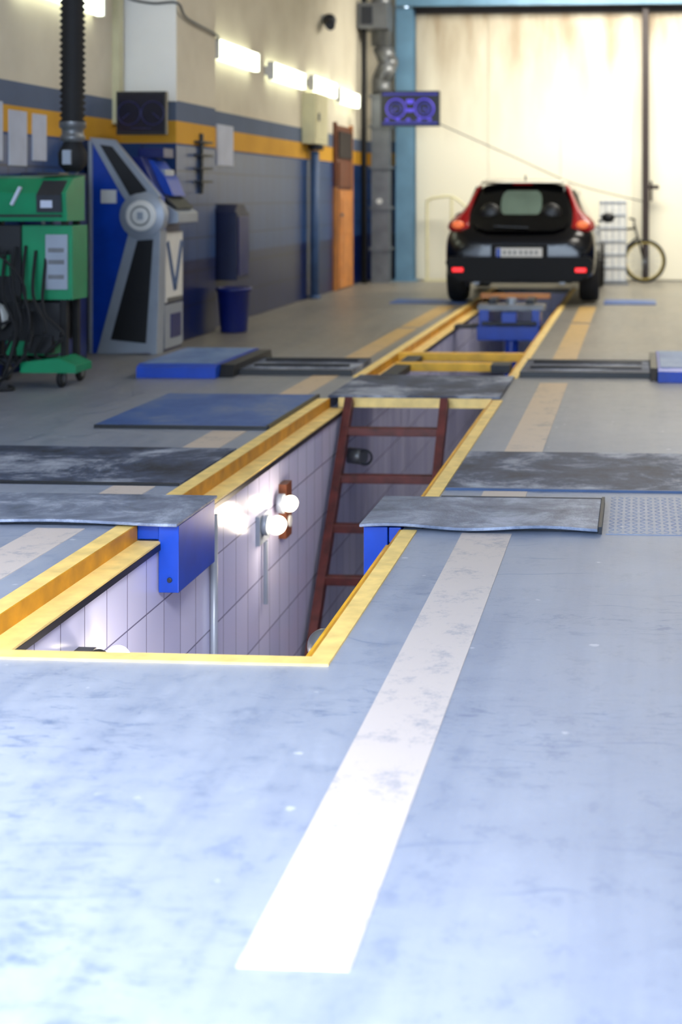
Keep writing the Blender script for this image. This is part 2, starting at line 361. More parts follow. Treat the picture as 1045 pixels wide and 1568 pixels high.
# ---------------------------------------------------------------- pit crossing plates
def wavy(x0,x1,y0,y1,k,z=.012,amp=.008,th=.012,n=26,ph=0):
    b=MB(); V=[];F=[]
    m=6
    for layer in (0,1):
        for i in range(n+1):
            for j in range(m+1):
                x=x0+(x1-x0)*i/n; t=j/m; y=y0+(y1-y0)*t+ (.014*math.sin(i*.35+ph))*(1-t)
                zz=z+amp*(.5+.5*math.sin(i*.4+ph))*(1-t)+(th if layer else 0)
                V.append((x,y,zz))
    S=(n+1)*(m+1)
    idx=lambda l,i,j:l*S+i*(m+1)+j
    for i in range(n):
        for j in range(m):
            F.append((idx(1,i,j),idx(1,i+1,j),idx(1,i+1,j+1),idx(1,i,j+1))); F.append((idx(0,i,j),idx(0,i,j+1),idx(0,i+1,j+1),idx(0,i+1,j)))
    for i in range(n):
        F.append((idx(0,i,0),idx(0,i+1,0),idx(1,i+1,0),idx(1,i,0))); F.append((idx(0,i,m),idx(1,i,m),idx(1,i+1,m),idx(0,i+1,m)))
    for j in range(m):
        F.append((idx(0,0,j),idx(1,0,j),idx(1,0,j+1),idx(0,0,j+1))); F.append((idx(0,n,j),idx(0,n,j+1),idx(1,n,j+1),idx(1,n,j)))
    b.faces(V,F,k,False); return b
b=wavy(-3.4,-1.76,5.34,5.86,'rubber',ph=1); b.box((-3.4,5.40,.0),(-1.95,5.85,.008),'dgrey')
b.box((-1.845,5.37,-.25),(-1.765,5.84,.010),'blue'); b.box((-1.935,5.39,-.05),(-1.85,5.82,.009),'blue')
b.cyl((-1.80,5.362,-.2),(-1.80,5.37,-.2),.010,'dgrey')
b.finish('jack_beam_cover',bevel=.003)
b=wavy(-1.06,-.15,5.36,5.9,'rubber',ph=0.2); b.box((-.83,5.42,0),(-.17,5.88,.008),'dgrey'); b.box((-1.05,5.4,-.25),(-.957,5.86,.010),'blue'); b.box((-.952,5.4,-.05),(-.905,5.86,.009),'blue')
b.finish('jack_beam_cover',bevel=.003)
b=MB(); b.box((-.148,5.38,0),(-.135,5.92,.028),'dgrey'); b.box((-.82,5.905,0),(-.135,5.915,.025),'dgrey'); b.finish('cover_edge_trim')
b=MB(); b.box((-3.6,6.16,0),(-2.02,7.05,.008),'darkplate'); b.box((-3.6,6.145,0),(-2.02,6.16,.012),'black'); b.finish('side_slip_plate')
b=MB(); b.box((-.835,6.16,0),(.75,7.05,.008),'darkplate'); b.box((-.835,6.145,0),(.75,6.16,.01),'bluepipe'); b.finish('side_slip_plate')
b=MB(); b.box((-.12,5.38,0),(.9,6.05,.003),'floor')
for i in range(34):
    for j in range(22):
        x=-.1+i*.03; y=5.4+j*.03
        d=.009 if (i+j)%2 else -.009
        b.beam((x-.009,y-d,.003),(x+.009,y+d,.003),.004,.0016,'ramp')
b.finish('chequer_plate')
b=MB(); b.box((-2.99,7.66,0),(-2.02,8.9,.02),'blueplate'); b.box((-2.99,7.645,0),(-2.02,7.66,.02),'black'); b.box((-2.03,7.66,0),(-2.012,8.9,.024),'black'); b.finish('play_detector_plate')
b=MB(); b.box((-1.95,8.86,.008),(-.86,9.9,.022),'darkplate'); b.box((-1.88,8.845,-.05),(-.91,8.862,.010),'yellow_lit'); b.box((-1.84,9.88,-.05),(-.96,9.9,.008),'yellow'); b.box((-1.6,8.862,-.04),(-1.55,9.88,.008),'dgrey'); b.box((-1.25,8.862,-.04),(-1.2,9.88,.008),'dgrey')
b.finish('pit_cover_plate')
b=MB(); b.box((-1.93,11.36,-.05),(-.905,11.46,.012),'yellow'); b.finish('pit_cross_bar')
b=MB(); b.box((-1.84,10.70,-.05),(-1.1,10.80,.01),'yellow'); b.box((-1.1,10.62,-.05),(-.955,10.84,.01),'dgrey')
b.box((-1.84,10.1,-.05),(-1.72,11.3,0.0),'dgrey'); b.finish('pit_cross_bar')
def tester(x0,x1,rx0,rx1,name):
    b=MB()
    b.box((x0,10.0,0),(x1,10.02,.04),'black')
    b.box((x0,10.02,0),(x1,10.72,.04),'darkplate')
    for yy in (10.22,10.54): b.cyl((x0+.06,yy,.028),(x1-.06,yy,.028),.03,'dgrey')
    b.box((x0,10.70,0),(x1,10.73,.045),'dgrey')
    b.prism([(9.78,0),(9.78,.075),(9.84,.095),(10.9,.095),(11.1,0)],rx0,rx1,'blue','x')
    b.prism([(9.84,.096),(9.84,.099),(10.88,.099),(10.88,.096)],rx0+.02,rx1-.02,'ramp','x')
    if rx0<-2: b.prism([(9.85,0),(9.9,.085),(10.9,.085),(10.95,0)],rx1,rx1+.1,'black','x')
    else: b.prism([(9.85,0),(9.9,.085),(10.9,.085),(10.95,0)],rx0-.05,rx0,'black','x')
    return b.finish(name,bevel=.004)
tester(-2.85,-2.03,-3.52,-2.95,'brake_tester_rollers')
tester(-.83,.09,.14,.8,'brake_tester_rollers')
b=MB(); b.box((-2.95,16.75,0),(-2.03,17.4,.012),'blueplate'); b.finish('axle_plate')
b=MB(); b.box((-.4,16.75,0),(.22,17.4,.012),'blueplate'); b.finish('axle_plate')

# ladder
b=MB()
top=Vector((0,8.80,.0)); foot=Vector((0,7.4,-1.64)); dv=(foot-top)
for X in (-1.8,-1.2): b.beam((X,top.y+.0,top.z+.0),(X,foot.y,foot.z),.05,.08,'wood')
for i in range(7):
    t=(.17+.25*i)/1.65; p=top+dv*t
    if t>.97: break
    b.box((-1.79,p.y-.03,p.z-.024),(-1.21,p.y+.04,p.z+.024),'wood')
b.finish('wooden_ladder',bevel=.004)

def pitlamp(y,z):
    b=MB()
    b.box((PL,y-.06,z-.09),(PL+.02,y+.12,z+.05),'silver')
    b.cyl((PL+.02,y,z),(PL+.05,y,z),.05,'silver'); b.sphere((PL+.09,y,z),.050,'bulb',.9,1.3,.9)
    b.cyl((PL+.02,y+.3,z+.04),(PL+.05,y+.3,z+.04),.05,'silver'); b.sphere((PL+.08,y+.3,z+.04),.045,'bulb',.9,1.3,.9)
    b.box((PL,y+.38,z-.16),(PL+.04,y+.5,z+.12),'brown'); b.cyl((PL+.04,y+.44,z-.08),(PL+.05,y+.44,z-.08),.03,'white')
    b.tube([(PL+.02,y+.05,z-.09),(PL+.02,y+.05,z-.4)],.012,'silver')
    return b.finish('pit_wall_lamp')
pitlamp(6.85,-.33)
b=MB(); b.box((PL,4.42,-.34),(PL+.06,4.6,-.215),'dgrey'); b.sphere((PL+.08,4.56,-.25),.04,'rub'); b.sphere((PL+.1,4.68,-.28),.045,'bulb'); b.finish('pit_wall_lamp')
b=MB(); b.box((PR-.04,4.62,-.33),(PR,4.80,-.22),'dgrey'); b.sphere((PR-.1,4.70,-.225),.055,'grey'); b.finish('pit_wall_lamp')
b=MB(); b.cyl((PL+.018,6.05,-1.64),(PL+.018,6.05,-.1),.016,'silver'); b.finish('pit_conduit')
b=MB(); b.cyl((-1.845,9.0,-.38),(-1.74,8.95,-.38),.05,'grey'); b.ring((-1.73,8.93,-.38),.045,.008,'dgrey','y'); b.finish('pit_valve')

b=MB(); Y=14.3
b.box((-1.84,Y-.12,-.05),(-.96,Y+.12,-.02),'dgrey')
b.box((-1.6,Y-.2,-.16),(-.98,Y-.12,-.02),'blue'); b.box((-1.6,Y+.12,-.16),(-.98,Y+.2,-.02),'blue')
b.box((-1.58,Y-.2,-.02),(-1.48,Y+.2,.14),'blue'); b.box((-1.05,Y-.2,-.02),(-.97,Y+.2,.14),'blue')
b.box((-1.6,Y-.16,.13),(-.93,Y+.16,.19),'grey'); b.box((-1.35,Y-.24,.02),(-1.2,Y-.1,.12),'blue'); b.box((-1.55,Y-.22,-.01),(-1.0,Y-.2,.03),'dgrey')
b.cyl((-1.27,Y,-.7),(-1.27,Y,-.1),.07,'blue'); b.cyl((-1.27,Y,.1),(-1.27,Y,.25),.05,'silver')
b.box((-1.62,Y+.3,.22),(-.9,Y+.38,.27),'orange'); b.box((-1.5,Y-.05,.19),(-1.42,Y+.38,.24),'dgrey'); b.box((-1.12,Y-.05,.19),(-1.04,Y+.38,.24),'dgrey')
b.finish('pit_jack',bevel=.005)

# ---------------------------------------------------------------- car
car=empty('hatchback_car',(-1.37,16.45,0.013))
def sec(y,bot,top,ws,wb,wr,zsh,zb,crown=.03):
    return (y,[(ws*.93,bot),(ws*.985,bot+.12),(ws,(bot+zsh)/2+.04),(ws*.985,zsh-.05),(wb+(ws-wb)*.45,zsh),(wb,zb),(wr+(wb-wr)*.45,zb+(top-zb)*.55),(wr,top-crown*1.2),(wr*.8,top-crown*.35),(wr*.4,top-.004),(0,top)])
S=[sec(-.0,.30,.70,.74,.6,.5,.62,.66,.01),
   sec(.035,.27,.80,.83,.70,.6,.70,.74,.01),
   sec(.10,.25,.885,.875,.76,.64,.79,.84,.012),
   sec(.20,.25,.985,.89,.77,.66,.86,.93,.015),
   sec(.36,.24,1.15,.89,.755,.62,.89,.96,.03),
   sec(.52,.24,1.31,.89,.75,.58,.90,.965,.035),
   sec(.64,.24,1.405,.89,.75,.565,.90,.965,.045),
   sec(.85,.24,1.44,.885,.745,.565,.90,.96,.05),
   sec(1.5,.24,1.47,.88,.74,.57,.88,.93,.05),
   sec(2.2,.24,1.46,.88,.74,.57,.87,.91,.05),
   sec(2.65,.24,1.38,.88,.74,.56,.86,.90,.05),
   sec(3.25,.24,1.02,.885,.76,.62,.85,.88,.03),
   sec(3.7,.24,.93,.88,.75,.6,.80,.84,.02),
   sec(4.1,.26,.80,.83,.70,.55,.70,.74,.01),
   sec(4.24,.30,.66,.70,.58,.45,.58,.62,.01)]
b=MB(); V=[];n=21
for y,hp in S:
    full=[(-x,z) for x,z in hp]+[(x,z) for x,z in hp[-2::-1]]
    V+=[(x,y,z) for x,z in full]
F=[(i*n+j,i*n+j+1,(i+1)*n+j+1,(i+1)*n+j) for i in range(len(S)-1) for j in range(n-1)]
F+=[(i*n,(i+1)*n,(i+1)*n+n-1,i*n+n-1) for i in range(len(S)-1)]
F+=[tuple(range(n)),tuple(range((len(S)-1)*n,len(S)*n))]
b.faces(V,F,'paint',True); o=b.finish('body',parent=car)
md=o.modifiers.new('s','SUBSURF'); md.levels=1; md.render_levels=2
b=MB()
for sx in (-1,1):
    p=[(.75,.985,.765),(3.0,.93,.765),(2.45,1.34,.60),(.85,1.385,.59)]
    b.faces([(sx*(w+.008),y,z) for y,z,w in p],[(0,1,2,3)],'glass')
b.finish('side_windows',parent=car)
def slope_y(z):
    pts=[(.66,-.01),(.80,.02),(.885,.08),(.985,.18),(1.15,.335),(1.31,.49),(1.405,.60),(1.46,.8)]
    for (a,ya),(c,yc) in zip(pts,pts[1:]):
        if z<=c: return ya+(yc-ya)*max(0,(z-a))/(c-a)
    return .8
def skin(rows,k,off,b,nx=12):
    V=[];
    for z,x0,x1 in rows:
        for i in range(nx+1):
            x=x0+(x1-x0)*i/nx
            V.append((x,slope_y(z)-off+.10*(x/.7)**2*(1 if z>.9 else .5),z))
    F=[(i*(nx+1)+j,i*(nx+1)+j+1,(i+1)*(nx+1)+j+1,(i+1)*(nx+1)+j) for i in range(len(rows)-1) for j in range(nx)]
    b.faces(V,F,k,True)
b=MB(); skin([(.86,-.40,.40),(.90,-.52,.52),(.95,-.57,.57),(1.05,-.57,.57),(1.15,-.555,.555),(1.25,-.53,.53),(1.33,-.50,.50),(1.385,-.46,.46)],'glass',.05,b)
skin([(1.05,-.20,.20),(1.08,-.23,.23),(1.15,-.245,.245),(1.24,-.24,.24),(1.30,-.22,.22),(1.33,-.18,.18)],'windshield_light',.056,b,8)  # pale patch painted for the bright windshield seen through the glass
for sx in (-1,1):
    b.sphere((sx*.36,slope_y(1.08)-.03,1.06),.12,'black',1,.35,1)
b.beam((-.3,slope_y(.9)-.06,.915),(.1,slope_y(.9)-.08,.90),.015,.012,'black')
b.finish('tailgate_glass',parent=car)
b=MB(); b.prism([(.50,1.41),(.47,1.43),(.85,1.475),(.95,1.44)],-.50,.50,'roofp','x'); b.prism([(.475,1.40),(.465,1.415),(.5,1.418),(.5,1.40)],-.12,.12,'red','x'); b.cyl((0,.9,1.46),(0,.93,1.52),.012,'black'); b.finish('spoiler',bevel=.01,parent=car)
for i,sx in enumerate((-1,1)):
    b=MB(); V=[]
    rows=[(.86,.70,.85),(.90,.60,.875),(.96,.61,.86),(1.02,.615,.80),(1.08,.615,.72),(1.16,.60,.665),(1.26,.57,.615),(1.36,.53,.57),(1.40,.50,.54)]
    nx=5
    for z,x0,x1 in rows:
        for j in range(nx+1):
            x=x0+(x1-x0)*j/nx
            V.append((sx*x,slope_y(z)-.03+.12*(x/.7)**2*(.6)+.1*max(0,(j-3)/2),z))
    F=[(r*(nx+1)+j,r*(nx+1)+j+1,(r+1)*(nx+1)+j+1,(r+1)*(nx+1)+j) for r in range(len(rows)-1) for j in range(nx)]
    b.faces(V,F,'red',True)
    b.sphere((sx*.73,.10,.93),.06,'amber',1.2,.5,.75)
    o=b.finish('tail_light_%d'%(i+1),parent=car); md=o.modifiers.new('s','SOLIDIFY'); md.thickness=.03
b=MB(); b.box((-.27,-.035,.555),(.27,-.015,.665),'white'); b.box((-.265,-.038,.56),(-.215,-.034,.66),'blue')
for i,x in enumerate((-.17,-.11,-.05,.02,.08,.14,.2)): b.box((x-.014,-.038,.59),(x+.014,-.034,.632),'grey')
b.finish('licence_plate',bevel=.002,parent=car)
b=MB(); 
b.prism([(-.80,.34),(-.86,.50),(-.82,.56),(.82,.56),(.86,.50),(.80,.34),(.7,.27),(-.7,.27)],-.05,.25,'bumper'); b.box((-.33,-.03,.54),(.33,.05,.70),'bumper')
b.box((-.28,-.045,.30),(.28,-.03,.36),'bumper'); b.finish('rear_bumper',bevel=.03,parent=car)
for i,sx in enumerate((-1,1)):
    b=MB(); b.box((sx*.78,-.06,.385),(sx*.65,-.04,.435),'redlit'); b.finish('rear_reflector_%d'%(i+1),bevel=.008,parent=car)
    b=MB(); b.sphere((sx*.98,2.45,.98),.1,'black',.9,.5,.7); b.beam((sx*.85,2.45,.93),(sx*.95,2.45,.95),.05,.03,'black'); b.finish('side_mirror_%d'%(i+1),parent=car)
    b=MB(); b.cyl((sx*.5,-.02,.27),(sx*.5,.5,.27),.035,'silver'); b.finish('exhaust_%d'%(i+1),parent=car)
    for yy,nm in ((.68,'rear'),(3.33,'front')):
        b=MB(); c=(sx*.79,yy,.315)
        b.lathe([(.20,-.11),(.29,-.115),(.315,-.08),(.315,.08),(.29,.115),(.20,.11)],c,'rub',axis='x'); b.lathe([(.0,.06),(.19,.07),(.2,.10)],c,'silver',axis='x'); b.lathe([(.0,-.06),(.19,-.07),(.2,-.10)],c,'silver',axis='x')
        b.finish('%s_wheel_%d'%(nm,i+1),parent=car)
b=MB(); b.cyl((-.7,.68,.3),(.7,.68,.3),.05,'dgrey'); b.box((-.6,.2,.24),(.6,3.9,.3),'black'); b.finish('underbody',parent=car)

# ---------------------------------------------------------------- left equipment
b=MB()
b.prism([(-.08,0),(-.08,1.73),(.1,1.73),(.50,1.27),(.51,1.0),(.46,0)],0,.14,'blue')
b.prism([(-.08,.0),(-.08,1.6),(.30,1.6),(.46,1.25),(.48,.0)],.14,.62,'dblue')
b.prism([(-.06,1.755),(.14,1.735),(.52,1.28),(.50,1.22),(.27,1.20),(.2,1.30)],-.05,.02,'silver')
b.prism([(.03,1.695),(.13,1.68),(.42,1.32),(.28,1.28)],-.06,-.045,'black')
b.prism([(.27,1.0),(.52,1.02),(.48,.01),(.0,0)],-.05,.02,'silver')
b.prism([(.34,.92),(.47,.93),(.41,.09),(.12,.12)],-.06,-.045,'black')
b.prism([(.475,1.0),(.53,1.0),(.50,0),(.45,0)],-.06,.1,'silver')
b.lathe([(0,-.11),(.11,-.105),(.13,-.09),(.185,-.08),(.19,.02)],(.385,0,1.12),'silver',axis='y')
b.lathe([(0,-.118),(.12,-.113),(.125,-.10)],(.385,0,1.12),'white',axis='y')
b.ring((.385,-.112,1.12),.075,.008,'grey'); b.box((.36,-.122,1.09),(.41,-.112,1.15),'silver')
b.box((-.08,-.02,0),(-.05,.1,1.73),'silver')
b.prism([(.02,1.33),(.15,1.33),(.15,1.22),(.02,1.22)],-.012,0,'white')
b.box((.48,.16,.40),(.50,.60,.98),'white'); b.box((.48,.16,.02),(.495,.62,.38),'silver')
b.beam((.505,.2,.9),(.505,.39,.5),.05,.01,'bluepipe'); b.beam((.505,.56,.9),(.505,.39,.5),.05,.01,'bluepipe'); b.box((.5,.2,.40),(.508,.58,.44),'grey'); b.box((.495,.3,.1),(.503,.55,.3),'dblue')
b.prism([(.30,1.02),(.62,1.06),(.62,1.14),(.46,1.24),(.30,1.26)],.12,.64,'silver')
b.prism([(.36,1.26),(.46,1.245),(.58,1.17),(.60,1.18),(.48,1.29),(.36,1.31)],.16,.6,'black')
b.prism([(.2,1.3),(.52,1.28),(.46,1.42),(.34,1.58),(.2,1.6)],.3,.62,'blue'); b.box((.2,.35,1.6),(.42,.6,1.68),'dblue'); b.box((.3,.33,1.45),(.44,.56,1.5),'silver')
b.finish('diagnostic_kiosk',loc=(-4.37,11.28,0),bevel=.006)

def monitor(name,c,w,h,rz,lit,arm):
    e=empty(name,c); e.rotation_euler[2]=rz
    b=MB(); b.box((-w/2,-.03,-h/2),(w/2,.03,h/2),'black'); b.box((-w/2+.02,-.034,-h/2+.025),(w/2-.02,-.03,h/2-.02),'scr')
    k='scrp' if lit else 'scro'
    if lit:
        b.box((-w/2+.03,-.037,-h/2+.03),(w/2-.03,-.034,-h/2+.06),'scrb'); b.box((-w/2+.03,-.037,h/2-.06),(w/2-.03,-.034,h/2-.03),'scrb')
        for q in range(5): b.box((-w*.42+q*w*.18,-.037,-h*.34),(-w*.36+q*w*.18,-.034,-h*.28),k)
    for sx in (-1,1):
        r=h*.27; b.ring((sx*w*.24,-.036,0),r,.010 if lit else .004,k,n=24,m=4)
        if lit: b.ring((sx*w*.24,-.036,0),r*.6,.010,'scrb',n=24,m=4); b.beam((sx*w*.24,-.037,-h*.2),(sx*w*.24,-.037,h*.2),.012,.004,'scrb'); b.beam((sx*w*.24-h*.2,-.037,0),(sx*w*.24+h*.2,-.037,0),.004,.012,'scrb')
        b.beam((sx*w*.24,-.037,0),(sx*w*.24+sx*r*.6,-.037,-r*.5),.006,.006,k)
    b.beam((-w*.2,-.037,-h*.35),(w*.2,-.037,-h*.35),.02,.004,k)
    if lit: b.beam((-w*.06,-.037,h*.2),(w*.06,-.037,h*.2),.02,.06,k); b.beam((-w*.06,-.037,-h*.05),(w*.06,-.037,-h*.05),.02,.04,k)
    b.finish('screen',parent=e)
    b=MB(); b.box((-.08,.03,-.08),(.08,.05,.08),'dgrey'); b.beam((0,.05,0),arm,.04,.04,'dgrey'); b.finish('arm',parent=e)
    return e
monitor('wall_monitor',(-4.13,11.62,1.97),.42,.36,.0,False,(-.05,.46,-.05))
monitor('wall_monitor',(-3.2,19.9,2.51),.84,.50,0,True,(-.4,.85,.0))

b=MB()
b.prism([(9.3,1.11),(9.28,1.30),(9.40,1.40),(9.6,1.42),(9.6,1.11)],-4.36,-3.75,'green','x')
b.prism([(9.27,1.17),(9.262,1.285),(9.38,1.385),(9.41,1.385),(9.3,1.17)],-3.95,-3.78,'dgrey','x')
b.box((-3.92,9.262,1.2),(-3.84,9.27,1.25),'paper'); b.beam((-4.06,9.27,1.34),(-4.12,9.27,1.22),.025,.02,'paper'); b.box((-4.3,9.262,1.14),(-3.78,9.28,1.155),'black')
b.box((-4.0,9.4,1.42),(-3.85,9.55,1.44),'black')
b.box((-4.08,9.34,.58),(-3.73,9.6,1.08),'green'); b.box((-3.91,9.32,.65),(-3.76,9.341,1.02),'silver')
for z in (.72,.82,.9): b.box((-3.89,9.314,z),(-3.78,9.322,z+.03),'grey')
b.box((-4.36,9.36,.55),(-4.10,9.6,1.08),'black'); b.box((-4.36,9.33,.74),(-4.17,9.37,.88),'green'); b.cyl((-4.3,9.32,.95),(-4.3,9.36,.95),.04,'dgrey')
b.box((-4.36,9.34,.30),(-3.82,9.6,.56),'black'); b.box((-4.33,9.36,.14),(-3.76,9.6,.18),'dgrey')
for x in (-4.34,-3.80):
    for y in (9.38,9.58): b.box((x-.02,y-.02,.12),(x+.02,y+.02,1.12),'rub')
b.prism([(-4.04,.1),(-3.66,.1),(-3.66,.15),(-3.78,.2),(-4.04,.17)],9.22,9.5,'green')
b.box((-4.2,9.36,.2),(-3.9,9.6,.42),'green'); b.box((-4.02,9.30,.22),(-3.86,9.36,.34),'black')
for x in (-4.3,-3.78):
    for y in (9.28,9.6):
        b.ring((x,y,.06),.04,.02,'rub','x'); b.cyl((x-.02,y,.06),(x+.02,y,.06),.03,'grey'); b.beam((x,y,.06),(x,y,.15),.03,.02,'grey')
b.lathe([(0,-.05),(.09,-.04),(.1,0),(.1,.03)],(-4.25,9.26,.47),'white',axis='y')
for k in range(7):
    x=-4.33+.07*k; r=random.random()
    b.tube([(x,9.33,.95-.1*r),(x+.02,9.24,.7-.2*r),(x+.08+.1*r,9.2,.45-.1*r),(x+.03,9.25,.22),(x+.1,9.3,.12+.1*r)],.011,'rub')
b.tube([(-4.34,9.3,.8),(-4.2,9.2,.9),(-4.02,9.22,.7),(-4.05,9.25,.5),(-4.2,9.22,.42),(-4.3,9.25,.5)],.010,'rub')
b.tube([(-4.36,9.3,.86),(-4.28,9.2,.75),(-4.34,9.2,.62)],.01,'grey')
b.tube([(-4.1,9.3,.6),(-4.05,9.15,.3),(-4.15,9.1,.02),(-4.3,9.05,.015),(-4.2,8.98,.015),(-4.02,9.05,.015),(-4.1,9.18,.015)],.012,'rub')
b.tube([(-4.0,9.3,.5),(-3.95,9.17,.3),(-4.05,9.15,.14),(-4.2,9.12,.02),(-4.35,9.0,.015)],.012,'rub')
b.finish('exhaust_gas_analyser_cart',loc=(-.07,0,0),bevel=.006)
b=MB(); b.box((-4.49,10.1,0),(-4.26,10.75,1.45),'navy'); b.box((-4.26,10.12,.05),(-4.255,10.73,1.4),'dblue'); b.box((-4.47,10.09,.05),(-4.28,10.1,.7),'dblue'); b.box((-4.47,10.09,.75),(-4.28,10.1,1.4),'dblue'); b.box((-4.33,10.07,1.0),(-4.31,10.09,1.1),'silver'); b.finish('tool_locker',bevel=.006)

b=MB(); prof=[]; z=1.78; i=0
while z<4.8:
    prof.append((.090 if i%2 else .070,z)); z+=.022; i+=1
b.lathe(prof,(0,0,0),'rub',n=32)
b.lathe([(.06,1.66),(.085,1.67),(.085,1.70),(.075,1.71),(.075,1.75),(.09,1.76),(.09,1.80)],(0,0,0),'grey')
b.lathe([(.0,1.45),(.05,1.45),(.095,1.50),(.10,1.58),(.06,1.66)],(0,0,0),'rub'); b.box((-.03,-.11,1.5),(.03,-.09,1.6),'silver'); b.ring((0,0,1.48),.05,.008,'grey','y')
b.finish('exhaust_extraction_hose',loc=(-3.97,9.76,0))

# ---------------------------------------------------------------- wall fittings
def tubelamp(x,y0,y1,z):
    b=MB(); b.box((x,y0,z-.05),(x+.04,y1,z+.05),'white'); b.box((x+.04,y0+.03,z-.095),(x+.10,y1-.03,z+.095),'tube'); b.box((x+.03,y0,z-.1),(x+.105,y0+.03,z+.1),'white'); b.box((x+.03,y1-.03,z-.1),(x+.105,y1,z+.1),'white')
    return b.finish('fluorescent_wall_lamp',bevel=.006)
tubelamp(-4.1,13.35,14.85,2.69); tubelamp(-4.1,15.4,16.95,2.66); tubelamp(-4.1,17.35,18.75,2.68); tubelamp(-4.1,18.95,20.3,2.64); tubelamp(-4.5,9.9,11.5,2.86)
b=MB(); b.box((-4.1,17.15,1.92),(-3.93,17.85,2.55),'cream'); b.box((-3.93,17.2,1.97),(-3.92,17.8,2.5),'cream'); b.box((-3.92,17.25,2.2),(-3.9,17.28,2.3),'grey'); b.cyl((-4.0,17.5,1.85),(-4.0,17.5,1.92),.09,'dgrey'); b.finish('electrical_cabinet',bevel=.008)
b=MB(); b.cyl((-4.02,17.5,0),(-4.02,17.5,1.84),.055,'bluepipe'); b.cyl((-4.02,17.5,0),(-4.02,17.5,.04),.075,'bluepipe'); b.finish('cable_riser_pipe')
b=MB(); b.box((-4.1,18.98,0),(-4.06,20.0,2.24),'brown'); b.box((-4.06,19.06,.02),(-4.035,19.92,1.36),'orange'); b.box((-4.06,19.06,1.4),(-4.035,19.92,1.74),'brown'); b.box((-4.06,19.06,1.8),(-4.035,19.92,2.16),'rust')
for z0,z1 in ((.15,.65),(.75,1.25)): b.box((-4.035,19.2,z0),(-4.025,19.78,z1),'orange')
b.box((-4.035,19.12,1.0),(-4.0,19.16,1.04),'grey'); b.box((-4.1,18.93,0),(-4.05,18.98,1.4),'orange'); b.box((-4.1,18.93,1.4),(-4.05,18.98,2.28),'brown'); b.box((-4.1,20.0,0),(-4.05,20.05,2.28),'orange'); b.finish('door_1')
b=MB(); b.box((-3.92,20.75,0),(-3.66,21.0,2.75),'grey')
for z in (.5,1.1,1.7,2.3,2.75): b.box((-3.95,20.72,z-.02),(-3.63,21.03,z+.02),'grey')
b.cyl((-3.79,20.87,2.75),(-3.79,20.87,3.0),.14,'grey'); b.cyl((-3.79,20.87,3.0),(-3.68,20.87,3.25),.14,'grey'); b.cyl((-3.68,20.87,3.25),(-3.79,20.87,3.5),.14,'grey'); b.sphere((-3.68,20.87,3.25),.14,'grey'); b.sphere((-3.79,20.87,3.0),.14,'grey')
b.cyl((-3.79,20.87,3.5),(-3.79,20.87,4.8),.15,'grey'); b.box((-4.08,20.5,3.72),(-3.64,20.98,4.1),'grey'); b.box((-4.02,20.48,3.78),(-3.86,20.5,4.04),'dgrey')
b.cyl((-4.0,20.6,0),(-4.0,20.6,4.8),.04,'rub'); b.cyl((-3.79,20.72,1.2),(-3.79,20.66,1.2),.04,'white')
b.finish('ventilation_duct')
b=MB(); b.cyl((-4.1,18.3,3.6),(-4.0,18.3,3.6),.05,'white'); b.cyl((-4.0,18.2,3.52),(-3.93,18.0,3.46),.06,'dgrey'); b.sphere((-4.0,18.25,3.56),.09,'dgrey'); b.finish('security_camera')
b=MB()
for (y,z,w_,h) in [(8.3,1.75,.3,.42),(8.75,1.72,.3,.45),(9.15,1.7,.22,.3),(9.5,1.74,.3,.42),(9.9,1.7,.3,.4),(10.3,1.72,.25,.35)]: b.box((-4.5,y,z-h/2),(-4.494,y+w_,z+h/2),'paper')
b.finish('pinned_notices')
b=MB(); b.box((-4.1,13.6,1.58),(-4.085,14.15,1.98),'paper'); b.box((-4.085,13.64,1.62),(-4.083,14.11,1.94),'paper'); b.finish('wall_notice_board')
b=MB(); b.box((-4.0,12.75,1.3),(-3.97,12.79,1.85),'dgrey')
for z in (1.4,1.52,1.64,1.76): b.box((-4.0,12.6,z),(-3.93,12.95,z+.02),'dgrey')
b.finish('wall_tool_rack')
b=MB(); b.lathe([(.0,0),(.12,0),(.125,.02),(.155,.38),(.17,.39),(.17,.42),(.15,.42),(.14,.36),(.11,.05)],(-3.79,13.15,0),'dblue'); b.finish('waste_bin')
b=MB(); b.box((-4.1,13.55,.46),(-3.88,14.0,1.12),'navy'); b.prism([(13.55,1.12),(13.65,1.2),(13.9,1.2),(14.0,1.12)],-4.1,-3.9,'navy','x'); b.box((-3.88,13.6,.5),(-3.87,13.95,1.08),'dblue'); b.finish('wall_dispenser_cabinet',bevel=.01)
b=MB(); b.tube([(-4.47,11.6,2.95),(-4.47,11.9,3.1),(-4.42,12.06,3.0),(-4.2,12.07,2.95),(-3.98,12.07,2.95),(-3.97,12.3,2.85),(-3.97,13.2,2.8),(-4.05,13.4,2.76)],.012,'grey'); b.tube([(-4.47,8.3,3.0),(-4.44,8.35,2.5),(-4.47,8.5,2.2)],.015,'silver'); b.finish('wall_cable')
b=MB(); b.box((-4.5,11.92,1.9),(-4.44,12.02,4.8),'cream'); b.finish('cable_trunking')
b=MB(); b.box((-4.5,8.35,2.0),(-4.42,8.47,2.1),'white'); b.cyl((-4.42,8.41,2.05),(-4.34,8.35,2.04),.035,'rub'); b.finish('wall_camera')
b=MB(); b.tube([(-2.8,19.85,2.3),(-1.8,20.3,1.85),(-.9,20.8,1.45),(.07,21.2,1.2)],.008,'dgrey',n=6); b.finish('hanging_cable')
